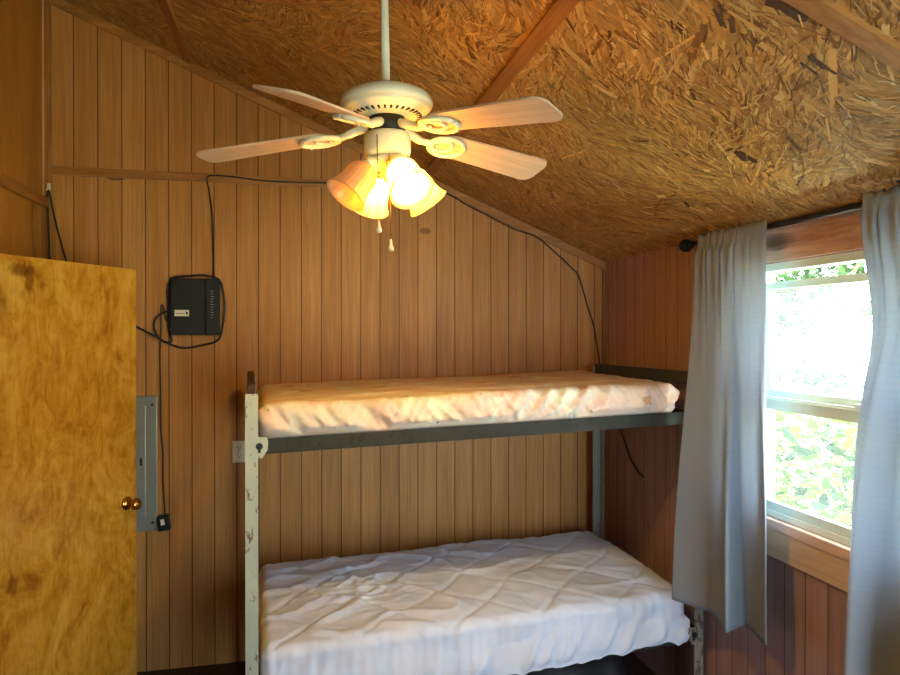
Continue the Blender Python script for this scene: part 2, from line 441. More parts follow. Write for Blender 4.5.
# front wall (behind the camera) with a wide window
GX0, GX1, GZ0, GZ1 = .62, 1.72, .12, 2.08
bm = bmesh.new()
for (x0, x1) in ((LX - T, GX0), (GX1, RX + T)):
    prism(bm, [(x0, -.06), (x1, -.06), (x1, ceil_z(x1) + .01), (x0, ceil_z(x0) + .01)], 'y', FY - T, FY)
prism(bm, [(GX0, GZ1), (GX1, GZ1), (GX1, ceil_z(GX1) + .01), (GX0, ceil_z(GX0) + .01)], 'y', FY - T, FY)
box(bm, (GX0, FY - T, -.06), (GX1, FY, GZ0))
struct(from_bm('wall_front', bm, 'panel_back'))
bm = bmesh.new()
for (lo, hi) in (((GX0, FY - .07, GZ0), (GX0 + .05, FY - .02, GZ1)), ((GX1 - .05, FY - .07, GZ0), (GX1, FY - .02, GZ1)),
                 ((GX0 + .05, FY - .07, GZ0), (GX1 - .05, FY - .02, GZ0 + .05)), ((GX0 + .05, FY - .07, GZ1 - .05), (GX1 - .05, FY - .02, GZ1)),
                 ((1.145, FY - .07, GZ0 + .05), (1.195, FY - .02, GZ1 - .05))): box(bm, lo, hi)
w2 = struct(from_bm('window_2', bm, 'white_vinyl'))
bm = bmesh.new(); box(bm, (GX0 + .05, FY - .048, GZ0 + .05), (1.145, FY - .043, GZ1 - .05)); from_bm('pane', bm, 'glass', w2)
bm = bmesh.new(); box(bm, (1.195, FY - .048, GZ0 + .05), (GX1 - .05, FY - .043, GZ1 - .05)); from_bm('pane', bm, 'glass', w2)

# ceiling: sloping strand board, every strand laid as its own sliver on the sheet
def build_ceiling():
    V, F, C = [], [], []
    x0, x1, y0, y1 = LX - T, RX + T, FY - T, BY + T
    th = .05
    def S(x, y, h=0.0):                                   # h: below the sheet
        return Vector((x, y, ceil_z(x))) + Vector((-SL, 0, -1)).normalized() * h
    base = [S(x0, y0), S(x1, y0), S(x1, y1), S(x0, y1), S(x0, y0, -th), S(x1, y0, -th), S(x1, y1, -th), S(x0, y1, -th)]
    V += base; C += [(.5, .28, .08)] * 8
    F += [(0, 3, 2, 1), (4, 5, 6, 7), (0, 1, 5, 4), (1, 2, 6, 5), (2, 3, 7, 6), (3, 0, 4, 7)]
    k = math.sqrt(1 + SL * SL); ex = Vector((1 / k, 0, -SL / k)); ey = Vector((0, 1, 0)); en = Vector((-SL, 0, -1)).normalized()
    rnd = random.Random(3)
    pal = [((.34, .145, .030), 3.2), ((.56, .270, .056), 6), ((.67, .355, .082), 8), ((.73, .42, .112), 5.5), ((.78, .52, .18), 2.4), ((.16, .075, .025), .3)]
    cols = [c for c, w in pal]; ws = [w for c, w in pal]
    def flake(x, y, a, L, W, col, h):
        c = S(x, y, h)
        d = ex * math.cos(a) + ey * math.sin(a); w = ey * math.cos(a) - ex * math.sin(a)
        tl, tw = rnd.gauss(0, .010), rnd.gauss(0, .045)
        i = len(V)
        sh = rnd.uniform(-.35, .35)
        for (u, v) in ((-.5, -.35 + sh * .3), (-.42 + sh * .1, -.5), (.44, -.5), (.5, -.1 - sh), (.45 + sh * .1, .5), (-.46, .5)):
            V.append(c + d * (u * L) + w * (v * W) + en * (u * L * tl + v * W * tw))
        j = rnd.uniform(.82, 1.18)
        e1, e2 = rnd.uniform(.78, 1.12), rnd.uniform(.78, 1.12)
        for e in (e1, e1, .5 + .5 * e1, e2, e2, .5 + .5 * e2): C.append(tuple(min(1, q * j * e) for q in col))
        F.append((i, i + 1, i + 2, i + 3, i + 4, i + 5))
    for n in range(40000):
        x = rnd.uniform(x0 + .08, x1 - .08); y = rnd.uniform(y0 + .2, y1 - .08)
        if y < .2 and rnd.random() < .6: continue
        a = .15 + 2.2 * nz3((x * 1.6, y * 1.6, .5), 1.0) + 1.5 * nz3((x * 5, y * 5, 3.5), 1.0) + rnd.gauss(0, .4)
        L = min(.22, rnd.lognormvariate(math.log(.066), .5)); W = min(.022, rnd.lognormvariate(math.log(.0066), .6))
        flake(x, y, a, L, W, rnd.choices(cols, ws)[0], rnd.uniform(.0004, .0032))
    for n in range(16000):
        x = rnd.uniform(x0 + .08, x1 - .08); y = rnd.uniform(y0 + 1.2, y1 - .08)
        a = .15 + 2.2 * nz3((x * 1.6, y * 1.6, .5), 1.0) + 1.5 * nz3((x * 5, y * 5, 3.5), 1.0) + rnd.gauss(0, .35)
        flake(x, y, a, rnd.uniform(.02, .07), rnd.uniform(.0015, .0042), rnd.choice(((.74, .52, .20), (.66, .42, .13), (.34, .17, .045), (.22, .10, .03))), rnd.uniform(.0026, .0036))
    for (px, py, a, L, W) in ((744, 156, .1, .085, .035), (734, 20, .7, .10, .016), (818, 63, .2, .10, .02), (793, 4, -.1, .13, .05), (677, 25, .8, .045, .012), (690, 205, .5, .06, .01)):
        p = on_ceil(px, py)
        for q in range(5): flake(p.x + rnd.gauss(0, L * .16), p.y + rnd.gauss(0, L * .10), a + rnd.gauss(0, .2), L * rnd.uniform(.5, .9), W * rnd.uniform(.4, .75), (.13, .066, .028), .0034 + .0001 * q)
    me = bpy.data.meshes.new('ceiling'); me.from_pydata([tuple(v) for v in V], [], F); me.update()
    ca = me.color_attributes.new('strand', 'FLOAT_COLOR', 'POINT')
    ca.data.foreach_set('color', [q for c in C for q in (c[0], c[1], c[2], 1.0)])
    return struct(link('ceiling', me, 'osb'))
build_ceiling()

# trims (trim_<n>)
TN = [0]
def trim(bm, mat):
    TN[0] += 1; return struct(from_bm('trim_%d' % TN[0], bm, mat))
def sloped_board(y0, y1, xa, xb, h0, h1):                # board following the ceiling, between heights h0..h1 under it
    bm = bmesh.new()
    prism(bm, [(xa, ceil_z(xa) - h0), (xb, ceil_z(xb) - h0), (xb, ceil_z(xb) - h1), (xa, ceil_z(xa) - h1)], 'y', y0, y1)
    return bm
trim(sloped_board(BY - .014, BY, LX, RX, .004, .052), 'trim')                     # along wall and ceiling
bm = bmesh.new(); box(bm, (LX + .04, BY - .018, 2.578), (.86, BY, 2.622), bevel=.002); trim(bm, 'trim')   # horizontal strip
bm = bmesh.new(); box(bm, (LX, BY - .022, 0), (LX + .022, BY, ceil_z(LX) - .03), bevel=.003); trim(bm, 'trim_v')   # left corner
bm = bmesh.new(); box(bm, (LX + .022, BY - .012, 0), (LX + .036, BY, ceil_z(LX + .05) - .05)); trim(bm, 'trim_v')
bm = bmesh.new(); box(bm, (LX, BY - .03, 2.47), (LX + .005, BY - .022, ceil_z(LX) - .03)); trim(bm, 'pale_edge')  # bare panel edge
bm = bmesh.new(); box(bm, (RX - .02, BY - .012, 0), (RX, BY, ceil_z(RX) - .05)); trim(bm, 'trim_v')       # right corner
bm = bmesh.new(); box(bm, (LX, DY1 + .10, 2.405), (LX + .03, BY - .03, 2.455), bevel=.003); trim(bm, 'trim_y')   # ledge on the left wall
bm = bmesh.new(); box(bm, (LX, BY - .16, 2.07), (LX + .012, BY - .022, 2.405)); trim(bm, 'trim_v')
# battens on the ceiling
def batten(x, ya, yb, w=.05, th=.018):
    bm = bmesh.new()
    k = math.sqrt(1 + SL * SL)
    dx = w / 2 / k
    prism(bm, [(x - dx, ceil_z(x - dx)), (x + dx, ceil_z(x + dx)), (x + dx - SL / k * th, ceil_z(x + dx) - th / k), (x - dx - SL / k * th, ceil_z(x - dx) - th / k)], 'y', ya, yb)
    return bm
trim(batten(.705, FY, BY - .014), 'trim_y')
trim(batten(-.57, FY, BY - .014), 'trim_y')
bm = bmesh.new()
for (xa, xb) in ((.735, RX),): prism(bm, [(xa, ceil_z(xa)), (xb, ceil_z(xb)), (xb, ceil_z(xb) - .018), (xa, ceil_z(xa) - .018)], 'y', 1.255, 1.31)
trim(bm, 'trim')
# window surround: header, side casings, sill, apron
bm = bmesh.new(); box(bm, (RX - .018, WY0 - .12, WZ1 + .004), (RX, WY1 + .10, ceil_z(RX) - .012), bevel=.002); trim(bm, 'header')
bm = bmesh.new(); box(bm, (RX - .016, WY1 + .004, WZ0 - .02), (RX, WY1 + .085, WZ1 + .004), bevel=.002); trim(bm, 'trim_v')
bm = bmesh.new(); box(bm, (RX - .016, WY0 - .085, WZ0 - .02), (RX, WY0 - .004, WZ1 + .004), bevel=.002); trim(bm, 'trim_v')
bm = bmesh.new(); box(bm, (RX - .03, WY0 - .11, WZ0 - .042), (RX, WY1 + .10, WZ0 - .001), bevel=.004); trim(bm, 'header')
bm = bmesh.new(); box(bm, (RX - .02, WY0 - .10, WZ0 - .150), (RX, WY1 + .09, WZ0 - .042), bevel=.002); trim(bm, 'sill')

# window_1: vinyl frame, lowered upper sash, lower sash, panes
win = bpy.data.objects.new('window_1', None); COL.objects.link(win); win.location = (RX + .05, WY0, WZ0); struct(win)
inv = Matrix.Translation((-(RX + .05), -WY0, -WZ0))
def ringbox(bm, x0, x1, y0, y1, z0, z1, w, wb=None, wt=None):
    wb = wb or w; wt = wt or w
    box(bm, (x0, y0, z0), (x1, y0 + w, z1), inv); box(bm, (x0, y1 - w, z0), (x1, y1, z1), inv)
    box(bm, (x0, y0 + w, z0), (x1, y1 - w, z0 + wb), inv); box(bm, (x0, y0 + w, z1 - wt), (x1, y1 - w, z1), inv)
bm = bmesh.new(); ringbox(bm, RX - .001, RX + .060, WY0, WY1, WZ0, WZ1, .022, .022, .03); from_bm('frame', bm, 'white_vinyl', win)
MEET = 1.515
bm = bmesh.new(); ringbox(bm, RX + .034, RX + .056, WY0 + .022, WY1 - .022, MEET - .005, WZ1 - .070, .028, .038, .028); us = from_bm('upper_sash', bm, 'white_vinyl', win)
bm = bmesh.new(); box(bm, (RX + .043, WY0 + .05, MEET + .033), (RX + .047, WY1 - .05, WZ1 - .098), inv); from_bm('upper_pane', bm, 'glass_hazed', us)
bm = bmesh.new(); ringbox(bm, RX + .008, RX + .030, WY0 + .022, WY1 - .022, WZ0 + .022, MEET + .008, .028, .034, .05)
box(bm, (RX + .000, WY0 + .05, MEET - .012), (RX + .008, WY1 - .05, MEET + .0), inv); ls = from_bm('lower_sash', bm, 'white_vinyl', win)
bm = bmesh.new(); box(bm, (RX + .018, WY0 + .05, WZ0 + .056), (RX + .022, WY1 - .05, MEET - .042), inv); from_bm('lower_pane', bm, 'glass', ls)
bm = bmesh.new(); box(bm, (RX + .008, 1.86, MEET + .008), (RX + .03, 1.92, MEET + .020), inv, .003); from_bm('sash_lock', bm, 'white_vinyl', ls)

# ------------------------------------------------------------------ door (open, hinged on the left wall)
hinge = Vector((-1.192, 2.712, 0)); edge = Vector((-.755, 3.434, 0))
dang = math.atan2(edge.y - hinge.y, edge.x - hinge.x); DW = (edge - hinge).length
door = bpy.data.objects.new('door_1', None); COL.objects.link(door); door.location = hinge; door.rotation_euler = (0, 0, dang); struct(door, 'varnished birch slab door standing open in front of the back wall')
bm = bmesh.new(); box(bm, (0, 0, .012), (DW, .036, 2.074), bevel=.0025); from_bm('door_leaf', bm, 'door', door)
def knob(side):
    bm = bmesh.new()
    mt = Matrix.Translation((DW - .062, 0.036 if side > 0 else 0, .985)) @ Matrix.Rotation(-PI / 2 if side > 0 else PI / 2, 4, 'X')
    lathe(bm, [(.030, 0), (.031, .004), (.024, .010), (.012, .014), (.011, .032), (.018, .038), (.026, .048), (.0275, .058), (.024, .068), (.012, .074), (.002, .075)], 28, mt)
    return from_bm('door_knob', bm, 'brass', door, True)
knob(1); knob(-1)
bm = bmesh.new(); box(bm, (DW - .0005, .006, .955), (DW + .002, .030, 1.015)); from_bm('latch_plate', bm, 'brass', door)
for z in (.22, 1.05, 1.86):
    bm = bmesh.new(); tube(bm, [(-.006, .04, z - .045), (-.006, .04, z + .045)], .006, 10); box(bm, (0, .0365, z - .045), (.03, .039, z + .045)); from_bm('hinge', bm, 'brass', door)

# ------------------------------------------------------------------ ceiling fan
FX, FYY = .229, 1.906
fan = thing('ceiling_fan', (FX, FYY, ceil_z(FX)), 'cream five-blade ceiling fan with light kit hanging from the strand board ceiling', 'ceiling fan')
Z0 = ceil_z(FX)
def Zr(z): return z - Z0
bm = bmesh.new(); lathe(bm, [(.012, Zr(2.47)), (.012, -.03)], 20); from_bm('down_rod', bm, 'fan_enamel', fan, True)
bm = bmesh.new(); lathe(bm, [(.018, -.10), (.045, -.09), (.062, -.06), (.066, -.03), (.066, -.012)], 32); from_bm('canopy', bm, 'fan_enamel', fan, True)
bm = bmesh.new()
lathe(bm, [(.013, 2.468), (.022, 2.466), (.026, 2.458), (.060, 2.456), (.098, 2.449), (.120, 2.438), (.131, 2.425), (.132, 2.415), (.128, 2.408), (.124, 2.405), (.124, 2.401), (.118, 2.396), (.108, 2.391), (.103, 2.384), (.085, 2.379), (.06, 2.377)][::-1], 48, Matrix.Translation((0, 0, -Z0)))
mh = from_bm('motor_housing', bm, 'fan_enamel', fan, True)
bm = bmesh.new()
for i in range(36):                                       # cooling slots round the underside
    a = 2 * PI * i / 36
    box(bm, (.084, -.003, Zr(2.379)), (.1005, .003, Zr(2.3845)), Matrix.Rotation(a, 4, 'Z'))
from_bm('vent_slots', bm, 'dark_gap', mh)
bm = bmesh.new(); lathe(bm, [(.045, Zr(2.335)), (.052, Zr(2.34)), (.052, Zr(2.377))], 32); from_bm('flywheel', bm, 'dark_gap', fan, True)
bm = bmesh.new(); lathe(bm, [(.02, 2.266), (.052, 2.266), (.062, 2.272), (.066, 2.284), (.066, 2.322), (.062, 2.332), (.04, 2.335)], 40, Matrix.Translation((0, 0, -Z0))); from_bm('switch_housing', bm, 'fan_enamel', fan, True)
bm = bmesh.new(); lathe(bm, [(.004, 2.196), (.010, 2.20), (.014, 2.212), (.028, 2.222), (.046, 2.238), (.054, 2.252), (.054, 2.262), (.046, 2.267)], 36, Matrix.Translation((0, 0, -Z0))); from_bm('light_fitter', bm, 'fan_enamel', fan, True)

def blade_mesh():
    L0, L1, th = .165, .548, .006
    out = []
    def w(t): return .050 + .012 * t
    n = 6
    cr = .034
    for (cx, s) in ((L1, 1),):
        pass
    pts = []
    for i in range(n + 1):                                # tip, lower corner
        a = -PI / 2 + PI / 2 * i / n; pts.append((L1 - cr + cr * math.cos(a), -(w(1) - cr) + cr * math.sin(a)))
    for i in range(n + 1):
        a = PI / 2 * i / n; pts.append((L1 - cr + cr * math.cos(a), (w(1) - cr) + cr * math.sin(a)))
    for i in range(n + 1):                                # rounded root
        a = PI / 2 + PI * i / n; pts.append((L0 + .045 + .045 * math.cos(a), w(0) * math.sin(a)))
    bm = bmesh.new(); prism(bm, pts, 'z', -th / 2, th / 2)
    return bm
def iron_mesh():
    bm = bmesh.new()
    # curved arm from the flywheel, then an open oval loop under the blade root
    tube(bm, catmull([(.045, 0, .012), (.085, .006, .004), (.115, .008, -.004), (.145, 0, -.007)], 6), [.013] * 6 + [.012] * 6 + [.010] * 7, 10)
    ring = [(.195 + .056 * math.cos(2 * PI * i / 28), .044 * math.sin(2 * PI * i / 28), -.0085) for i in range(29)]
    tube(bm, ring, .0065, 8)
    ring2 = [(.180 + .03 * math.cos(2 * PI * i / 20), .026 * math.sin(2 * PI * i / 20), -.0085) for i in range(21)]
    tube(bm, ring2, .005, 8)
    return bm
BZ = 2.350
blade0 = None
for cam_ang, pitch, droop in ((174.5, -2, 6.2), (249.0, -15, 7.0), (320.5, -11, 7.0), (31.5, -17, 6.6), (102.5, -8, 5.5)):
    wa = R(cam_ang - 12.5)
    if blade0 is None:
        bm = blade_mesh(); b = from_bm('blade', bm, 'blade', fan); blade0 = b
        bm = iron_mesh(); ir = from_bm('blade_iron', bm, 'fan_enamel', b, True)
        irons = [ir]
        for (x, y) in ((.165, 0), (.232, .032), (.232, -.032)):
            bm = bmesh.new(); lathe(bm, [(.004, -.017), (.005, -.014), (.005, -.008)], 10, Matrix.Translation((x, y, 0)))
            irons.append(from_bm('screw', bm, 'fan_enamel', b, True))
    else:
        b = blade0.copy(); COL.objects.link(b)
        for q in irons:
            c = q.copy(); COL.objects.link(c); c.parent = b
    b.location = (0, 0, Zr(BZ)); b.rotation_mode = 'XYZ'
    b.matrix_basis = Matrix.Translation((0, 0, Zr(BZ))) @ Matrix.Rotation(wa, 4, 'Z') @ Matrix.Rotation(R(droop), 4, 'Y') @ Matrix.Rotation(R(pitch), 4, 'X')

# four bell shades with bulbs
def shade_part(cam_ang, on):
    wa = R(cam_ang - 12.5)
    tilt = R(40)
    base = Matrix.Rotation(wa, 4, 'Z') @ Matrix.Translation((.050, 0, Zr(2.245))) @ Matrix.Rotation(PI - tilt, 4, 'Y')
    # local +z runs out along the shade axis, outward and down
    bm = bmesh.new()
    prof = [(.024, .012), (.029, .020), (.038, .030), (.044, .042), (.046, .056), (.046, .072), (.048, .090), (.052, .106), (.057, .118), (.062, .126)]
    lathe(bm, prof, 96, base, lambda a, k: .014 * math.sin(24 * a), cap=False)
    s = from_bm('lamp_shade', bm, 'shade', fan, True)
    sol = s.modifiers.new('thickness', 'SOLIDIFY'); sol.thickness = .0025
    bm = bmesh.new(); lathe(bm, [(.010, -.03), (.014, -.012), (.026, -.004), (.028, .004), (.028, .016), (.020, .018)], 24, base); from_bm('socket', bm, 'fan_enamel', s, True)
    bm = bmesh.new(); lathe(bm, [(.012, .018), (.014, .030), (.022, .044), (.027, .058), (.027, .068), (.022, .080), (.012, .088), (.002, .091)], 24, base)
    from_bm('bulb', bm, 'bulb_on' if on else 'bulb_off', s, True)
    for k in range(3):
        a = k * 2 * PI / 3 + .4
        bm = bmesh.new(); lathe(bm, [(.004, 0), (.004, .010), (.001, .011)], 8, base @ Matrix.Rotation(a, 4, 'Z') @ Matrix.Translation((.026, 0, .010)) @ Matrix.Rotation(PI / 2, 4, 'Y'))
        from_bm('thumb_screw', bm, 'brass', s, True)
for (a, on) in ((212, False), (304, True), (32, True), (122, True)): shade_part(a, on)

def pull(x_cam, y_cam, z_top, z_bot, mat):
    p = RGT * x_cam + Vector((FWD.x, FWD.y, 0)).normalized() * y_cam
    bm = bmesh.new()
    tube(bm, [(p.x, p.y, Zr(z_top)), (p.x, p.y, Zr(z_bot + .03))], .0012, 6)
    n = int((z_top - z_bot - .03) / .012)
    for i in range(n): lathe(bm, [(.0004, -.002), (.0019, 0), (.0004, .002)], 6, Matrix.Translation((p.x, p.y, Zr(z_bot + .03 + .012 * i))))
    c = from_bm('pull_chain', bm, 'brass' if mat else 'dark_gap', fan, True)
    bm = bmesh.new(); lathe(bm, [(.002, .032), (.0035, .028), (.004, .018), (.0075, .008), (.008, .002), (.005, -.001)], 14, Matrix.Translation((p.x, p.y, Zr(z_bot)))); from_bm('pull_knob', bm, 'ivory', c, True)
pull(-.022, -.064, 2.315, 2.048, 0)
pull(.010, -.066, 2.262, 1.996, 1)
# the whole fan hangs a little out of true on its rod
tl = bpy.data.objects['ceiling_fan']
tl.matrix_basis = tl.matrix_basis @ Matrix.Rotation(R(-1.2), 4, Vector((FWD.x, FWD.y, 0)).normalized())

# ------------------------------------------------------------------ bunk bed
FR = Vector((1.752, 2.73, 0)); TH = R(4.0); BL, BWD = 1.932, .93
bd = Vector((math.cos(TH), math.sin(TH), 0)); bn = Vector((-math.sin(TH), math.cos(TH), 0))
FL = FR - bd * BL
bed = thing('bunk_bed', FL, 'metal bunk bed frame with chipped white left post and dark side rails', 'bunk bed', TH)
# local frame: x along the bed (0..BL), y from front (0) to back (BWD); the whole bed sits a little low at its left end
def tz(x): return .025 * (x / BL - 1)
ZT, ZU, ZL = 1.585, 1.425, .445                            # end-frame top, upper rail top, lower rail top (right end)
def zu(x): return ZU + .046 * (x / BL - 1)
def zl(x): return ZL + .040 * (x / BL - 1)
def leg(x, y, sx, sy, mat, top, w=.046, th=.004):
    bm = bmesh.new()
    x1 = x + sx * w; y1 = y + sy * w
    box(bm, (min(x, x1), min(y, y + sy * th), 0), (max(x, x1), max(y, y + sy * th), top))
    box(bm, (min(x, x + sx * th), min(y + sy * th, y1), 0), (max(x, x + sx * th), max(y + sy * th, y1), top))
    yy = y - sy * .0015
    for z in (.79, top - .03, .2):                         # joint sleeve seam and bolt heads
        lathe(bm, [(.006, 0), (.006, .003), (.003, .004)], 10, Matrix.Translation((x + sx * w * .5, y, z)) @ Matrix.Rotation(PI / 2 * (1 if sy > 0 else -1), 4, 'X'))
    box(bm, (min(x, x1) - .0015, min(y - sy * .0015, y), .745), (max(x, x1) + .0015, max(y - sy * .0015, y), .752))
    return from_bm('leg', bm, mat, bed)
l = leg(-.023, -.01, 1, 1, 'paint_white', ZT + tz(0) - .012)
l['label'] = 'chipped white front left post'
leg(-.023, BWD, 1, -1, 'paint_white', ZT + tz(0) - .012)
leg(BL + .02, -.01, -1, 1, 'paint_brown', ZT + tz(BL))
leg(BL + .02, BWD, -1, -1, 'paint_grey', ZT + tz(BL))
# end frames: top rail, mid rails, uprights
def end_rail(x, z0, z1, mat):
    bm = bmesh.new(); box(bm, (x - .014, -.005, z0), (x + .018, BWD - .005, z1), bevel=.004); return from_bm('end_rail', bm, mat, bed)
end_rail(-.004, ZT + tz(0) - .011, ZT + tz(0) + .024, 'rust')
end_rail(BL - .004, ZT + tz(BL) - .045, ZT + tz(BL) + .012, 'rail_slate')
for (x, m) in ((0, 'rail_dark'), (BL - .004, 'rail_dark')):
    end_rail(x, zu(x) - .055, zu(x) - .01, m); end_rail(x, zl(x) - .055, zl(x) - .01, m)
def side_rail(y, out, zf):
    bm = bmesh.new()
    a, b = .012, BL - .012
    # angle iron: upright flange and inward flange, sheared with the sag
    for (ya, yb, d0, d1) in ((y, y + out * .004, -.056, 0), (y + out * .004, y + out * .04, -.056, -.052)):
        vs = box(bm, (a, min(ya, yb), d0), (b, max(ya, yb), d1))
        for v in vs: v.co.z += zf(v.co.x)
    for i in range(5):
        x = .25 + i * .36
        lathe(bm, [(.006, 0), (.006, .002), (.002, .004)], 8, Matrix.Translation((x, y, zf(x) - .03)) @ Matrix.Rotation(PI / 2 * (1 if out > 0 else -1), 4, 'X'))
    return from_bm('side_rail', bm, 'rail_dark', bed)
for zf in (zu, zl):
    side_rail(-.004, 1, zf); side_rail(BWD - .006, -1, zf)
    bm = bmesh.new()
    for i in range(9):
        y = .06 + i * (BWD - .12) / 8
        vs = box(bm, (.03, y - .008, -.050), (BL - .03, y + .008, -.047))
        for v in vs: v.co.z += zf(v.co.x)
    for i in range(12):
        x = .08 + i * (BL - .16) / 11
        vs = box(bm, (x - .006, .03, -.0468), (x + .006, BWD - .03, -.044))
        for v in vs: v.co.z += zf(v.co.x)
    from_bm('spring_deck', bm, 'rail_dark', bed)
def bracket(x, sx, z, mat):
    bm = bmesh.new()
    prism(bm, [(x, z + .012), (x + sx * .048, z + .012), (x + sx * .054, z - .004), (x + sx * .052, z - .035), (x + sx * .032, z - .066), (x, z - .07)], 'y', -.0135, -.0095)
    o = from_bm('corner_bracket', bm, mat, bed)
    bm = bmesh.new(); lathe(bm, [(.013, 0), (.013, .0012)], 18, Matrix.Translation((x + sx * .022, -.0136, z - .022)) @ Matrix.Rotation(PI / 2, 4, 'X'))
    box(bm, (x + sx * .022 - .005, -.0148, z - .046), (x + sx * .022 + .005, -.0136, z - .022)); from_bm('hook_slot', bm, 'dark_gap', o)
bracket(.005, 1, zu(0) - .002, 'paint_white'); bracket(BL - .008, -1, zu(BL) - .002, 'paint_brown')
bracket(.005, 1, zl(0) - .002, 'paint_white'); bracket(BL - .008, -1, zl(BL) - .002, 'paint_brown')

# ------------------------------------------------------------------ mattresses
def ridge(v): return 1 - abs(v)
def make_mattress(kind, label, mat, L, W, H, r, n, x0, y0, zbase, shear, disp, skirt=None, rise=.015):
    c = FL + bd * (x0 + L / 2) + bn * (y0 + W / 2)
    root = thing('mattress', (c.x, c.y, zbase), label, 'mattress', TH)
    V, F = rounded_box(L - .03, W - .03, H - .02, r - .01, (24, 12, 6))
    mesh_vf('mattress_body', [Vector((p.x, p.y, p.z + H / 2 - .004 + shear * p.x)) for p, _ in V], F, 'pad', root)
    V, F = rounded_box(L, W, H, r, n)
    out = []
    for p, d in V:
        q = p + d * disp(p, d, L, W, H)
        z = q.z + H / 2
        if skirt: q, z = skirt(q, z, p, d, L, W, H)
        out.append(Vector((q.x, q.y, z + shear * p.x + rise * max(0.0, d.z) * (p.y / W + .5))))
    keep = [f for f in F if not all(V[i][1].z < -.75 for i in f)]
    o = mesh_vf('fitted_sheet', out, keep, mat, root)
    return root
def disp_top(p, d, L, W, H):
    h = 0.0
    s = p.x + p.y * .35
    # diagonal tension wrinkles down the front face, soft dents above
    side = max(0.0, -d.y) + .2 * max(0.0, abs(d.x) - .3)
    q = Vector((p.x * 10 + p.z * 11 * (1 if p.x < 0 else -1), p.z * 3.2, p.y * 3))
    f1 = noise.noise(q); f2 = noise.noise(Vector((p.x * 26 + p.z * 18, p.z * 5, 3.1 + p.y * 4)))
    h += side * (.020 * (1 - abs(f1) * 2.6) + .010 * (1 - abs(f2) * 2.4))
    f3 = noise.noise(Vector((p.x * 44 + p.z * 40 * (1 if nz3((p.x * 1.5, 0, 0), 1) > 0 else -1), p.z * 9, 6.1)))
    h += side * .007 * max(0, 1 - 4 * abs(f3))
    # scalloped gathers where the elastic pulls the sheet, right part of the front
    if d.y < -.2: h += .006 * abs(math.sin((p.x + .15 * nz3(p, 4)) * 17)) * max(0, -d.y) * (1 if p.z < 0.03 else .4)
    top = max(0.0, d.z)
    h += top * (.010 * nz3((p.x * 1.6, p.y * 2.4, 1.2), 1.0) + .005 * (1 - 2 * abs(nz3((p.x * 3, p.y * 9, .3), 1.0))))
    h += top * .006 * math.exp(-((p.y + W * .30 + .04 * nz3((p.x, 0, 0), 2.5)) / .018) ** 2)
    if p.z < -.015: h = min(h, .016 - .016 * min(1, (-p.z - .015) / .03)) - .006 * min(1, (-p.z - .015) / .03)
    return h
make_mattress('top', 'thin upper bunk mattress in a cream floral stained sheet', 'floral', 1.812, .90, .165, .050, (230, 64, 20), .027, .014, ZU - .046 * .5 - .042, .0235, disp_top)

def disp_low(p, d, L, W, H):
    h = 0.0
    top = max(0.0, d.z) ** 2
    # quilting: diamond stitch lines pulled down between puffed squares
    gx, gy = p.x + .05 * nz3(p, 2.2), p.y + .04 * nz3((p.x + 7, p.y, 0), 2.6)
    a = (gx / .36 + gy / .30) % 1.0; b = (gx / .36 - gy / .30) % 1.0
    da, db = min(a, 1 - a), min(b, 1 - b)
    st = math.exp(-(da / .055) ** 2) + math.exp(-(db / .055) ** 2)
    h -= top * .006 * min(1.0, st)
    h += top * (.005 * nz3((p.x * 2.2, p.y * 3, 4), 1.0))
    # creases
    fade = max(.25, min(1.0, 1.0 - abs(p.x + .45) * .55))
    h += top * fade * .014 * max(0, 1 - 5 * abs(nz3((p.x * 3.2 + p.y * 2.2, p.y * 5.2 - p.x * 1.4, 8.2), 1.0)))
    h += top * .003 * max(0, 1 - 4 * abs(nz3((p.x * 8 + p.y * 5, p.y * 9, 2.2), 1.0)))
    loc = math.exp(-(((p.x + .50) / .20) ** 2 + ((p.y + .06) / .16) ** 2))
    h += top * loc * (.016 * max(0, 1 - 4.5 * abs(nz3((p.x * 5 + p.y * 7, p.y * 16 - p.x * 6, 1.2), 1.0))) + .008 * max(0, 1 - 4 * abs(nz3((p.x * 16 + 3, p.y * 20, 4.1), 1.0))))
    # crown
    h += top * .020 * (1 - (2 * p.y / W) ** 2)
    side = max(0.0, -d.y)
    if side > 0:
        lo = min(1, max(0, (.06 - p.z) / .12))
        q = Vector((p.x * 9 - p.z * 7, p.z * 2.4, .7))
        h += side * (.026 * lo * (1 - 2.4 * abs(noise.noise(q))) + .008 * noise.noise(Vector((p.x * 30, p.z * 4, 2))))
        if p.z > 0: h += .004 * abs(math.sin(p.x * 46 + 4 * nz3(p, 3))) * math.exp(-((p.z - H * .36) / .02) ** 2)
    return h
def skirt_low(q, z, p, d, L, W, H):
    if d.y < -.2 and p.z < 0:                                # the front hangs over the rail, with a loose hem
        k = min(1, -p.z / (H / 2))
        q = Vector((q.x, q.y - .014 * k - .010 * k * math.sin(p.x * 9 + 1.3) - (p.y + W / 2) * 0, q.z))
        q.y = min(q.y, -W / 2 - .006 - .014 * k)
        z -= k * (.024 - .05 * p.x / L + .013 * nz3((p.x * 3.5, 0, 5), 1.0) + .006 * math.sin(p.x * 23))
    return q, z
make_mattress('low', 'thick lower bunk mattress in a white quilted cover', 'pad', 1.852, .915, .212, .042, (260, 120, 22), .030, .002, ZL - .020 - .041, .0105, disp_low, skirt_low, .034)

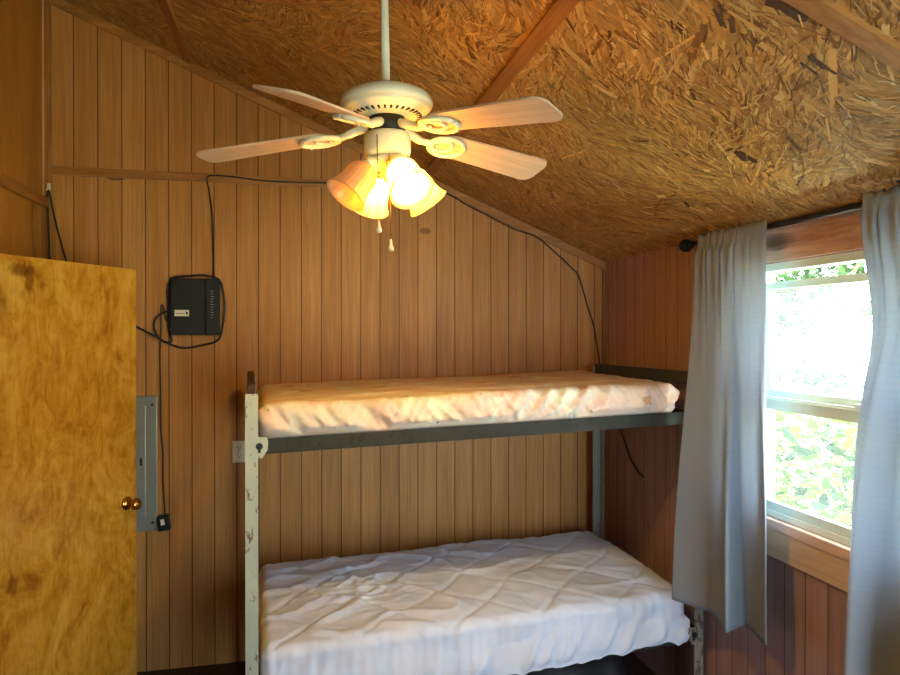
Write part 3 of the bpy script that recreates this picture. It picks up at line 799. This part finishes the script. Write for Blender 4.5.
# black bag under the lower bunk
c = FL + bd * 1.28 + bn * .36
bag = thing('duffel_bag', (c.x, c.y, 0), 'black soft bag lying on the floor under the lower bunk', 'bag', TH)
V, F = rounded_box(.86, .44, .32, .12, (40, 22, 16))
def bagp(p, d):
    q = p + d * (.012 * nz3(p, 7) + .012 * nz3(p, 3))
    return Vector((q.x, q.y, max(0.0, q.z + .157 - .05 * max(0, p.x - .12) * 2)))
mesh_vf('bag_body', [bagp(p, d) for p, d in V], F, 'bag', bag)
tube_obj('handle', [(-.16, -.10, .315), (-.14, -.12, .338), (0, -.13, .342), (.14, -.12, .332), (.16, -.10, .29)], .009, 'bag', bag)
tube_obj('zipper', [(-.36, 0, .315), (-.1, 0, .326), (.1, 0, .322), (.33, 0, .28)], .004, 'led_grey', bag)

# ------------------------------------------------------------------ curtains and rod
RODX, RODZ, RODR = 1.722, 2.174, .0115
ya = 2.785
rod = thing('curtain_rod', (RODX, 1.95, RODZ), 'black curtain rod with round finial over the window', 'curtain rod')
bm = bmesh.new(); tube(bm, [(0, .79, 0), (0, -.85, 0)], RODR, 16); from_bm('rod', bm, 'rod_black', rod, True)
for (yy, s) in ((.79, 1), (-.85, -1)):
    bm = bmesh.new()
    lathe(bm, [(.0125, 0), (.016, .004), (.016, .014), (.012, .020), (.020, .026), (.028, .038), (.031, .052), (.028, .066), (.018, .077), (.004, .082)], 28, Matrix.Translation((0, yy - s * .005, 0)) @ Matrix.Rotation(-s * PI / 2, 4, 'X'))
    from_bm('finial', bm, 'rod_black', rod, True)
    bm = bmesh.new(); y2 = yy - s * .03
    box(bm, (.0115, y2 - .006, -.008), (RX - RODX - .006, y2 + .006, .004)); box(bm, (RX - RODX - .006, y2 - .012, -.04), (RX - RODX, y2 + .012, .03)); from_bm('bracket', bm, 'rod_black', rod)

def curtain(name, label, y_far, y_near, bottom, z_hem, nfold, phase, gather, edge_mid=None):
    """top path along the rod from y_far to y_near, bottom plan path given as (x, y) points"""
    NU, NV = 120, 70
    bot = catmull([(x, y, 0) for x, y in bottom], 24)
    # arc-length table
    acc = [0]
    for p, q in zip(bot, bot[1:]): acc.append(acc[-1] + (q - p).length)
    def bpt(u):
        s = u * acc[-1]
        for i in range(len(acc) - 1):
            if acc[i + 1] >= s: return bot[i].lerp(bot[i + 1], (s - acc[i]) / max(1e-9, acc[i + 1] - acc[i]))
        return bot[-1]
    rows = []
    pocket = [(.020, -.040), (.019, -.012), (.017, .006), (.012, .022), (.002, .031), (-.010, .024), (-.017, .006), (-.019, -.012), (-.0205, -.035)]
    V, F = [], []
    H = RODZ - .035 - z_hem
    nrow = 0
    def toppt(u, k):
        g = gather(u)
        return y_far + (y_near - y_far) * u + .008 * math.sin(2 * PI * nfold * u + phase), g
    for (dx, dz) in pocket:
        for i in range(NU + 1):
            u = i / NU; y, g = toppt(u, 0)
            ruff = .006 * math.sin(2 * PI * nfold * u + phase) * (1 if abs(dz) > .015 else .35) * g
            if dx > 0: xx = RODX + dx + abs(ruff) * .4
            else: xx = RODX + dx - abs(ruff)
            V.append(Vector((xx, y + (dx + .0205) * 1.4 * u, RODZ + dz + (.006 * math.sin(2 * PI * nfold * u * 1.7 + 1) * g if dz > .02 else 0))))
        nrow += 1
    for j in range(1, NV + 1):
        v = j / NV
        e = v * v * (3 - 2 * v); e = e ** .8
        for i in range(NU + 1):
            u = i / NU; y, g = toppt(u, v); b = bpt(u)
            fold = .017 * math.exp(-((v - .04) / .20) ** 2) * math.sin(2 * PI * nfold * u + phase) * g
            x = RODX - .021 - .002
            px = x + (b.x - x) * e - abs(fold) * .9 + .004 * nz3((u * 5, v * 3, phase), 1)
            py = y + (b.y - y) * e
            if edge_mid: py += edge_mid(u, v)
            z = RODZ - .035 - H * v + .012 * nz3((u * 3, 7 + phase, 0), 1.0) * v
            V.append(Vector((min(px, RX - .045), py, z)))
        nrow += 1
    for j in range(nrow - 1):
        for i in range(NU):
            a = j * (NU + 1) + i; F.append((a, a + 1, a + NU + 2, a + NU + 1))
    o = mesh_vf(name, V, F, 'curtain')
    sol = o.modifiers.new('cloth', 'SOLIDIFY'); sol.thickness = .0012
    return tag(o, label, 'curtain')
HEM = .628
curtain('curtain', 'grey curtain panel hanging beside the bunk, left of the window', 2.655, 2.205,
        [(1.556, 2.62), (1.60, 2.53), (1.632, 2.44), (1.604, 2.345), (1.585, 2.285), (1.64, 2.31), (1.692, 2.33), (1.695, 2.275), (1.672, 2.19), (1.664, 2.158), (1.712, 2.228)], HEM, 5.0, .6,
        lambda u: 1.0 if u < .55 else max(.15, 1 - (u - .55) * 4))
def rmid(u, v):
    return -.06 * math.exp(-((v - .22) / .16) ** 2) * (1 - u) + .02 * v * (1 - u)
curtain('curtain', 'grey curtain panel at the right edge of the window, nearest the camera', 1.765, 1.28,
        [(1.70, 1.80), (1.665, 1.765), (1.61, 1.72), (1.67, 1.68), (1.72, 1.63), (1.66, 1.57), (1.61, 1.52), (1.68, 1.47), (1.72, 1.41), (1.64, 1.35), (1.66, 1.27)], HEM, 6.0, 2.1,
        lambda u: 1.0, rmid)

# ------------------------------------------------------------------ things on the back wall
# router / modem box
a = on_back(171, 335, .02); b = on_back(220, 279, .02)
router = thing('router', (a.x, BY, a.z), 'black rectangular modem box mounted on the back wall', 'router')
rw, rh, rd = b.x - a.x, b.z - a.z, .045
bm = bmesh.new(); box(bm, (0, -rd, 0), (rw * .70, -.004, rh), bevel=.004); from_bm('case', bm, 'black_plastic', router)
bm = bmesh.new(); box(bm, (rw * .712, -rd - .003, -.001), (rw, -.004, rh + .001), bevel=.004); fp = from_bm('front_panel', bm, 'black_plastic', router)
bm = bmesh.new()
for i in range(11): box(bm, (rw * .82, -rd - .0036, rh * (.30 + .047 * i)), (rw * .82 + .011 + .003 * (i % 3), -rd - .003, rh * (.30 + .047 * i) + .0035))
from_bm('indicator_marks', bm, 'led_grey', fp)
bm = bmesh.new(); box(bm, (rw * .09, -rd - .0008, rh * .33), (rw * .38, -rd + .0005, rh * .44)); lb = from_bm('sticker', bm, 'label_white', router); lb['label'] = 'small white sticker with a dark square'
bm = bmesh.new(); box(bm, (rw * .315, -rd - .0014, rh * .36), (rw * .355, -rd - .0008, rh * .41)); box(bm, (rw * .12, -rd - .0014, rh * .375), (rw * .28, -rd - .0008, rh * .385)); from_bm('print', bm, 'black_plastic', lb)
bm = bmesh.new(); box(bm, (-.004, -rd + .008, rh * .12), (.001, -.010, rh * .46)); from_bm('port_strip', bm, 'dark_gap', router)
for z in (.02, rh - .02): box_obj('wall_mount', (.02, -.005, z - .008), (rw - .02, 0, z + .008), 'dark_gap', router)

# long thin cable from the router up along the strip, under the ceiling trim and down to the corner
pts = [on_back(213, 278, .028), on_back(213.5, 265, .012), on_back(213, 245, .008), on_back(212, 215, .008), on_back(209, 190, .008), on_back(207, 179, .024), on_back(212, 175.5, .024), on_back(235, 177, .024), on_back(262, 180.5, .024), on_back(300, 182.5, .024),
       on_back(330, 183, .024), on_back(380, 187, .024), on_back(430, 190, .024), on_back(449, 194, .022), on_back(467, 205, .020), on_back(487, 215, .019), on_back(514, 229, .018), on_back(536, 236.5, .016), on_back(556, 253, .012),
       on_back(573, 269, .008), on_back(579, 277, .008), on_back(588, 307, .008), on_back(594, 327, .008), on_back(598, 352, .008), on_back(600.5, 375, .008), on_back(601, 420, .008)]
tag(tube_obj('cable', pts, .0042, 'black_soft'), 'thin dark cable running along the wall strip and down to the bunk corner', 'cable')
# thicker cable looped round the router
pts = [on_back(106, 308, .006), on_back(113, 313, .010), on_back(124, 320, .026), on_back(137, 327, .03), on_back(155, 336, .028), on_back(170, 344, .02), on_back(184, 348, .015), on_back(203, 345, .015), on_back(218, 340, .02), on_back(223, 326, .02), on_back(224.5, 308, .016),
       on_back(223.5, 294, .016), on_back(219, 280, .02), on_back(205, 275.5, .010), on_back(188, 276, .010), on_back(172, 278.5, .014), on_back(167.5, 290, .012), on_back(168, 305, .010), on_back(168, 325, .010), on_back(169, 332, .012), on_back(172, 341, .018), on_back(165, 342, .020), on_back(157, 335, .014),
       on_back(154, 326, .012), on_back(156, 318, .012), on_back(163, 313, .016), on_back(169.3, 310.5, .024)]
tag(tube_obj('cable', pts, .0058, 'black_soft'), 'thick black cable looped round the modem and leading behind the door', 'cable')
# wall power adapter on the end of its lead
a = on_back(158.5, 531, .02); b = on_back(170, 515, .02)
ad = thing('power_adapter', (a.x, BY, a.z), 'black plug adapter with white sticker on the wall beside the grey breaker panel', 'power adapter')
bm = bmesh.new(); box(bm, (.004, -.045, 0), (.062, -.001, .078), bevel=.006, mtx=Matrix.Rotation(R(-8), 4, 'Y')); from_bm('plug_body', bm, 'black_plastic', ad)
bm = bmesh.new(); box(bm, (.022, -.0465, .032), (.04, -.0448, .062), mtx=Matrix.Rotation(R(-8), 4, 'Y')); from_bm('sticker', bm, 'label_white', ad)
off = Vector((a.x, BY, a.z))
pts = [p - off for p in (on_back(168.5, 319, .024), on_back(166, 320, .014), on_back(163, 306, .008), on_back(161, 308, .008), on_back(161, 330, .010), on_back(160, 350, .008), on_back(160.5, 385, .008), on_back(161, 430, .008), on_back(163, 452, .008), on_back(163, 480, .008), on_back(164.5, 505, .010), on_back(165, 519, .024))]
tube_obj('lead', pts, .0036, 'black_soft', ad)
# breaker panel, partly behind the open door
b = on_back(157, 396, .02); a = on_back(157, 531, .02)
x1 = b.x; x0 = x1 - .365; zb, zt = a.z, b.z
bp = thing('breaker_panel', ((x0 + x1) / 2, BY, zb), 'grey metal breaker panel on the back wall behind the door edge', 'breaker panel')
hw = (x1 - x0) / 2; hh = zt - zb
bm = bmesh.new(); box(bm, (-hw, -.016, 0), (hw, 0, hh), bevel=.005); from_bm('cover', bm, 'steel_grey', bp)
bm = bmesh.new(); box(bm, (-hw + .055, -.026, .07), (hw - .055, -.016, hh - .05), bevel=.004); dd = from_bm('panel_door', bm, 'steel_grey', bp)
bm = bmesh.new(); box(bm, (hw - .083, -.0275, hh * .49), (hw - .071, -.0258, hh * .545)); from_bm('latch', bm, 'dark_gap', dd)
bm = bmesh.new(); box(bm, (-hw + .08, -.0268, .16), (hw - .10, -.0258, hh - .14)); from_bm('recess', bm, 'dark_gap', dd)
for (sx, z) in ((1, .045), (1, hh - .045), (-1, .045), (-1, hh - .045)):
    bm = bmesh.new(); lathe(bm, [(.006, 0), (.006, .002), (.003, .004)], 12, Matrix.Translation((sx * (hw - .024), -.016, z)) @ Matrix.Rotation(PI / 2, 4, 'X')); from_bm('screw', bm, 'dark_gap', bp, True)
# wall outlet
c = on_back(239.5, 451.5)
ol = thing('wall_outlet', (c.x, BY, c.z), 'white duplex wall outlet beside the left bunk post', 'wall outlet')
bm = bmesh.new(); box(bm, (-.036, -.006, -.058), (.036, 0, .058), bevel=.002); from_bm('cover_plate', bm, 'ivory', ol)
for z in (.021, -.021):
    bm = bmesh.new(); box(bm, (-.016, -.0085, z - .0145), (.016, -.006, z + .0145), bevel=.001); s = from_bm('socket', bm, 'ivory', ol)
    bm = bmesh.new(); box(bm, (-.0085, -.0090, z - .002), (-.006, -.0084, z + .008)); box(bm, (.006, -.0090, z - .002), (.0085, -.0084, z + .008)); lathe(bm, [(.0028, 0), (.0028, .0006)], 10, Matrix.Translation((0, -.0084, z - .008)) @ Matrix.Rotation(PI / 2, 4, 'X')); from_bm('slots', bm, 'dark_gap', s)
bm = bmesh.new(); lathe(bm, [(.003, 0), (.003, .0012)], 10, Matrix.Translation((0, -.006, 0)) @ Matrix.Rotation(PI / 2, 4, 'X')); from_bm('screw', bm, 'led_grey', ol)
# hook with a doubled black cord, left corner
h = on_back(48.5, 190, .03)
hk = thing('wall_hook', (h.x, BY - .022, h.z), 'small white hook on the corner trim at upper left', 'hook')
bm = bmesh.new(); tube(bm, catmull([(0, .0, .022), (0, -.006, .010), (0, -.012, -.004), (0, -.020, -.008), (0, -.026, .004)], 6), .005, 8); box(bm, (-.008, -.003, .0), (.008, 0, .035)); from_bm('hook_body', bm, 'ivory', hk, True)
pts = [on_back(50, 275, .04), on_back(49.5, 262, .04), on_back(48.3, 225, .04), on_back(47.2, 196, .042), on_back(48.3, 190.5, .044), on_back(50, 196, .042), on_back(55, 220, .045), on_back(61, 243, .05), on_back(66.5, 262, .055), on_back(70, 275, .06)]
tag(tube_obj('cord', pts, .0052, 'black_soft'), 'black cord looped over the hook at upper left, dropping behind the door', 'cord')
# short loose wire on the right wall under the upper bunk
pts = [on_right(617, 425, .008), on_right(621, 432, .008), on_right(626, 446, .008), on_right(631, 460, .008), on_right(638, 472, .008), on_right(643, 477, .012)]
tag(tube_obj('wire', pts, .004, 'black_soft'), 'short loose wire on the right wall between the two bunks', 'wire')

# ------------------------------------------------------------------ outside the window
GZ = -.35
bm = bmesh.new(); box(bm, (RX + T, -30, GZ - .1), (70, 60, GZ)); struct(from_bm('ground', bm, 'yard'))
def leaf_mesh(name, pts, mat, size, parent=None, seed=1, droop=.4):
    rnd = random.Random(seed); V, F, C = [], [], []
    for p in pts:
        s = size * rnd.uniform(.55, 1.35)
        d = Vector((rnd.gauss(0, 1), rnd.gauss(0, 1), rnd.gauss(0, .5) - droop * .3)).normalized()
        w = d.cross(Vector((rnd.gauss(0, .5), rnd.gauss(0, .5), 1))).normalized(); n = d.cross(w)
        i = len(V)
        for (u, v, k) in ((0, 0, 0), (.3, .26, .05), (.62, .24, .03), (1, 0, -.10), (.62, -.24, .03), (.3, -.26, .05), (.5, 0, -.02)): V.append(p + d * (u * s) + w * (v * s) + n * (k * s))
        F += [(i, i + 1, i + 2, i + 6), (i + 6, i + 2, i + 3), (i + 6, i + 3, i + 4), (i, i + 6, i + 4, i + 5)]
        g = rnd.random() ** 1.8; C += [(g, g, g)] * 7
    me = bpy.data.meshes.new(name); me.from_pydata([tuple(v) for v in V], [], F); me.update()
    ca = me.color_attributes.new('strand', 'FLOAT_COLOR', 'POINT'); ca.data.foreach_set('color', [q for c in C for q in (*c, 1.0)])
    return link(name, me, mat, parent)
rnd = random.Random(11)
pts = []
for k in range(420):                                       # tangled stems with leaves close outside
    bx, by = rnd.uniform(2.5, 5.2), rnd.uniform(1.4, 7.0)
    hgt = rnd.uniform(.98, 1.40) - .12 * max(0, bx - 3.6); lean = Vector((rnd.gauss(0, .12), rnd.gauss(0, .12), 0))
    for q in range(15):
        t = rnd.uniform(0, 1) ** .6
        pts.append(Vector((bx, by, GZ + (hgt - GZ) * t)) + lean * t + Vector((rnd.gauss(0, .08), rnd.gauss(0, .08), rnd.gauss(0, .05))))
tag(leaf_mesh('undergrowth', pts, 'leaf', .11, None, 5), 'sunlit green leafy undergrowth outside the lower window', 'plants', None, 'stuff')
log = tube_obj('log', [(6.0, 4.6, .80), (5.9, 5.6, .82), (5.8, 6.6, .83), (5.7, 8.2, .85)], .13, 'log', None, 14)
tag(log, 'grey log rail on short posts beyond the undergrowth outside the window', 'log')
for i in range(3):
    p = Vector((5.93 - .1 * i, 5.0 + 1.2 * i, 0)); tube_obj('post', [(p.x, p.y, GZ), (p.x, p.y, .72 + .02 * i)], .07, 'log', log, 8, 0)
def tree(x, y, h, rad, n, label, seed, low=.3):
    t = thing('tree', (x, y, GZ), label, 'tree')
    rn = random.Random(seed)
    bm = bmesh.new()
    tube(bm, catmull([(0, 0, 0), (rn.gauss(0, .1), rn.gauss(0, .1), h * .3), (rn.gauss(0, .25), rn.gauss(0, .25), h * .65), (rn.gauss(0, .3), rn.gauss(0, .3), h * .92)], 5), [.16 * h / 6 * (1 - .055 * i) for i in range(16)], 10)
    for k in range(9):
        z = h * rn.uniform(.3, .8); a = rn.uniform(0, 2 * PI); L = rad * rn.uniform(.6, 1)
        tube(bm, catmull([(0, 0, z), (L * .5 * math.cos(a), L * .5 * math.sin(a), z + L * .35), (L * math.cos(a), L * math.sin(a), z + L * .45)], 4), [.05 * h / 6 * (1 - .09 * i) for i in range(9)], 6)
    from_bm('trunk', bm, 'bark', t, True)
    cl = [(Vector((rn.gauss(0, rad * .5), rn.gauss(0, rad * .5), h * rn.uniform(low, 1))), rad * rn.uniform(.2, .42)) for _ in range(26)]
    ps = []
    for _ in range(n):
        c, r_ = rn.choice(cl); ps.append(c + Vector((rn.gauss(0, r_ * .6), rn.gauss(0, r_ * .6), rn.gauss(0, r_ * .45))))
    leaf_mesh('foliage', ps, 'tree_leaf', .32 * rad / 2, t, seed)
tree(14.5, 12.2, 6.4, 2.0, 1500, 'pale green tree seen through the upper pane, nearest the right curtain', 21, .4)
tree(17.0, 18.0, 7.0, 2.2, 1300, 'pale green tree seen through the upper pane, in the middle of the view', 22, .55)
tree(19.0, 23.6, 6.0, 1.8, 1000, 'pale green tree seen through the upper pane, next to the left curtain', 23, .35)
rn = random.Random(31)
ps = [Vector((rn.uniform(20, 23), rn.uniform(12, 34), GZ + abs(rn.gauss(0, .35)))) for _ in range(1500)]
tag(leaf_mesh('low_scrub', ps, 'tree_leaf', .34, None, 9), 'band of low scrub across the far side of the bright yard', 'scrub', None, 'stuff')

# ------------------------------------------------------------------ light: sky, sun, daylight through the openings, lamps
w = bpy.data.worlds.new('world'); sc.world = w; w.use_nodes = True
bg = w.node_tree.nodes['Background']; bg.inputs[0].default_value = (.75, .885, 1.0, 1); bg.inputs[1].default_value = 8.0
sun_d = bpy.data.lights.new('sun', 'SUN'); sun_d.energy = 32.0; sun_d.angle = R(2); sun_d.color = (1, .95, .85)
sun = bpy.data.objects.new('sun', sun_d); COL.objects.link(sun)
sun.rotation_euler = Vector((.45, -.35, -.85)).to_track_quat('-Z', 'Y').to_euler()
def portal(name, loc, sx, sy, d):
    ld = bpy.data.lights.new(name, 'AREA'); ld.shape = 'RECTANGLE'; ld.size = sx; ld.size_y = sy; ld.cycles.is_portal = True
    o = bpy.data.objects.new(name, ld); COL.objects.link(o); o.location = loc; o.rotation_euler = Vector(d).to_track_quat('-Z', 'Y').to_euler(); return o
portal('window_portal', (RX + T + .01, (WY0 + WY1) / 2, (WZ0 + WZ1) / 2), WY1 - WY0, WZ1 - WZ0, (-1, 0, 0))
portal('window_portal', ((GX0 + GX1) / 2, FY - T - .01, (GZ0 + GZ1) / 2), GX1 - GX0, GZ1 - GZ0, (0, 1, 0))

sc.view_settings.view_transform = 'Standard'; sc.view_settings.look = 'None'
sc.view_settings.exposure = 1.05; sc.view_settings.gamma = 1.0; sc.view_settings.use_curve_mapping = False
sc.cycles.use_denoising = True
sc.cycles.max_bounces = 10; sc.cycles.diffuse_bounces = 5; sc.cycles.transparent_max_bounces = 16
sc.cycles.sample_clamp_indirect = 6.0
sc.cycles.caustics_reflective = False; sc.cycles.caustics_refractive = False
